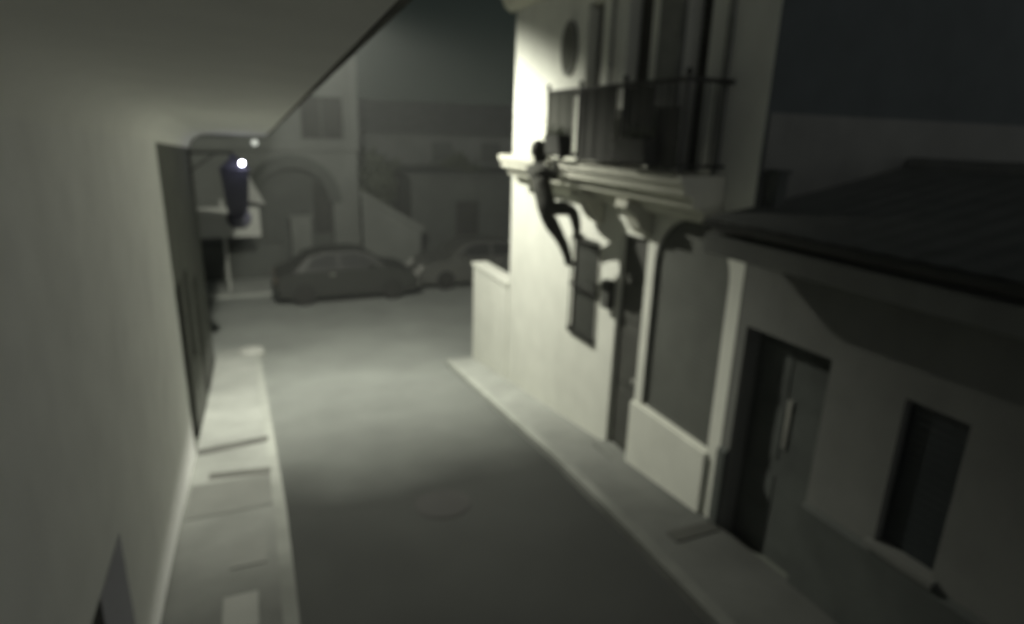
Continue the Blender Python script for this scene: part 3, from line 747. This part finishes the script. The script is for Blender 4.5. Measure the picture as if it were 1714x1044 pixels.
bm = bmesh.new(); bm.from_mesh(me)
# head: shaped sphere with nose, brow, chin and ears; looks at the railing (+x, slightly up)
hc = Vector((3.345, 7.05, 3.535)); 
f_ = Vector((.88, -.30, .12)).normalized(); s_ = f_.cross(Vector((0, 0, 1))).normalized(); u_ = s_.cross(f_)
ret = bmesh.ops.create_uvsphere(bm, u_segments=28, v_segments=20, radius=1)
headv = ret['verts']
for v in headv:
    p = v.co.copy(); x, y_, z = p.x, p.y, p.z
    wd_ = .075*(1 - .22*max(0, -z)); a = .098*y_; 
    if y_ > 0 and z < 0: a *= 1 - .12*(-z)
    nose = .024*math.exp(-((x/.16)**2 + ((z + .12)/.16)**2)) if y_ > 0 else 0
    eye = sum(-.009*math.exp(-(((x - e)/.17)**2 + ((z - .08)/.13)**2)) for e in (-.4, .4)) if y_ > 0 else 0
    lip = .006*math.exp(-((x/.28)**2 + ((z + .46)/.07)**2)) if y_ > 0 else 0
    chin = .012*math.exp(-((x/.3)**2 + ((z + .8)/.2)**2)) if y_ > 0 else 0
    v.co = hc + s_*(wd_*x) + f_*(a + nose + eye + lip + chin) + u_*(.118*z)
for e in (-1, 1):
    r2 = bmesh.ops.create_uvsphere(bm, u_segments=10, v_segments=8, radius=1)
    for v in r2['verts']:
        p = v.co; v.co = hc + s_*(e*.076 + .012*p.x) + f_*(-.005 + .018*p.y) + u_*(.0 + .032*p.z)
hb = set()
bm.to_mesh(me); bm.free()
# fingers hooked over the slab edge
fing = []
def hand(base, dirx, side):
    parts = []
    B_ = Vector(base)
    for k in range(4):
        ln = (.9, 1.0, .95, .78)[k]; off = Vector((0, (k - 1.5)*.019, 0))
        p = B_ + off
        parts.append([p, p + Vector((.035*ln, 0, .010)), p + Vector((.062*ln, 0, -.004)), p + Vector((.078*ln, 0, -.022))])
    p = B_ + Vector((-.02, side*.030, -.008)); parts.append([p, p + Vector((.02, side*.022, -.004)), p + Vector((.045, side*.026, -.012))])
    return parts
bmf = bmesh.new()
for base, sd in (((3.49, 7.06, 3.447), 1), ((3.49, 6.83, 3.447), -1)):
    for ch in hand(base, 1, sd):
        nd = {i: (p.x, p.y, p.z, .0092 - .0008*i) for i, p in enumerate(ch)}
        mm = skinmesh('finger', nd, [(i, i+1) for i in range(len(ch)-1)], 0, 1)
        bmf.from_mesh(mm); bpy.data.meshes.remove(mm)
bmb = bmesh.new(); bmb.from_mesh(me)
n0 = len(bmb.faces)
tmp = bpy.data.meshes.new('t'); bmf.to_mesh(tmp); bmf.free(); bmb.from_mesh(tmp); bpy.data.meshes.remove(tmp)
# materials of the one body mesh: jacket / trousers / skin / shoes
bmb.faces.ensure_lookup_table()
for i, f in enumerate(bmb.faces):
    c = f.calc_center_median(); f.smooth = True
    if i >= n0 or (c - hc).length < .15: f.material_index = 2
    elif c.x > 3.452 and c.z > 3.40: f.material_index = 2
    elif (c - Vector((3.75, 6.76, 2.16))).length < .11 or (c - Vector((3.80, 6.68, 2.50))).length < .115: f.material_index = 3
    elif c.z < 2.95 and c.y < 6.85: f.material_index = 1
    else: f.material_index = 0
bmb.to_mesh(me); bmb.free(); me.materials.clear()
for k in ('jacket', 'trousers', 'skin', 'shoe'): me.materials.append(M[k])
link('body', me, None, man)
# hair cap
b = MB(); bmesh.ops.create_uvsphere(b.b, u_segments=28, v_segments=18, radius=1)
dele = []
for v in b.b.verts:
    p = v.co.copy()
    if p.y > .55 - .1*p.z and p.z < .55 or p.z < -.62: dele.append(v)
    k = 1 + .03*math.sin(p.x*19 + p.z*13)
    v.co = hc + s_*(.084*p.x*k) + f_*(.106*p.y*k - .004) + u_*(.127*p.z*k + .003)
bmesh.ops.delete(b.b, geom=dele, context='VERTS')
b.build('hair', 'hair', man, smooth=True)
fix(man)
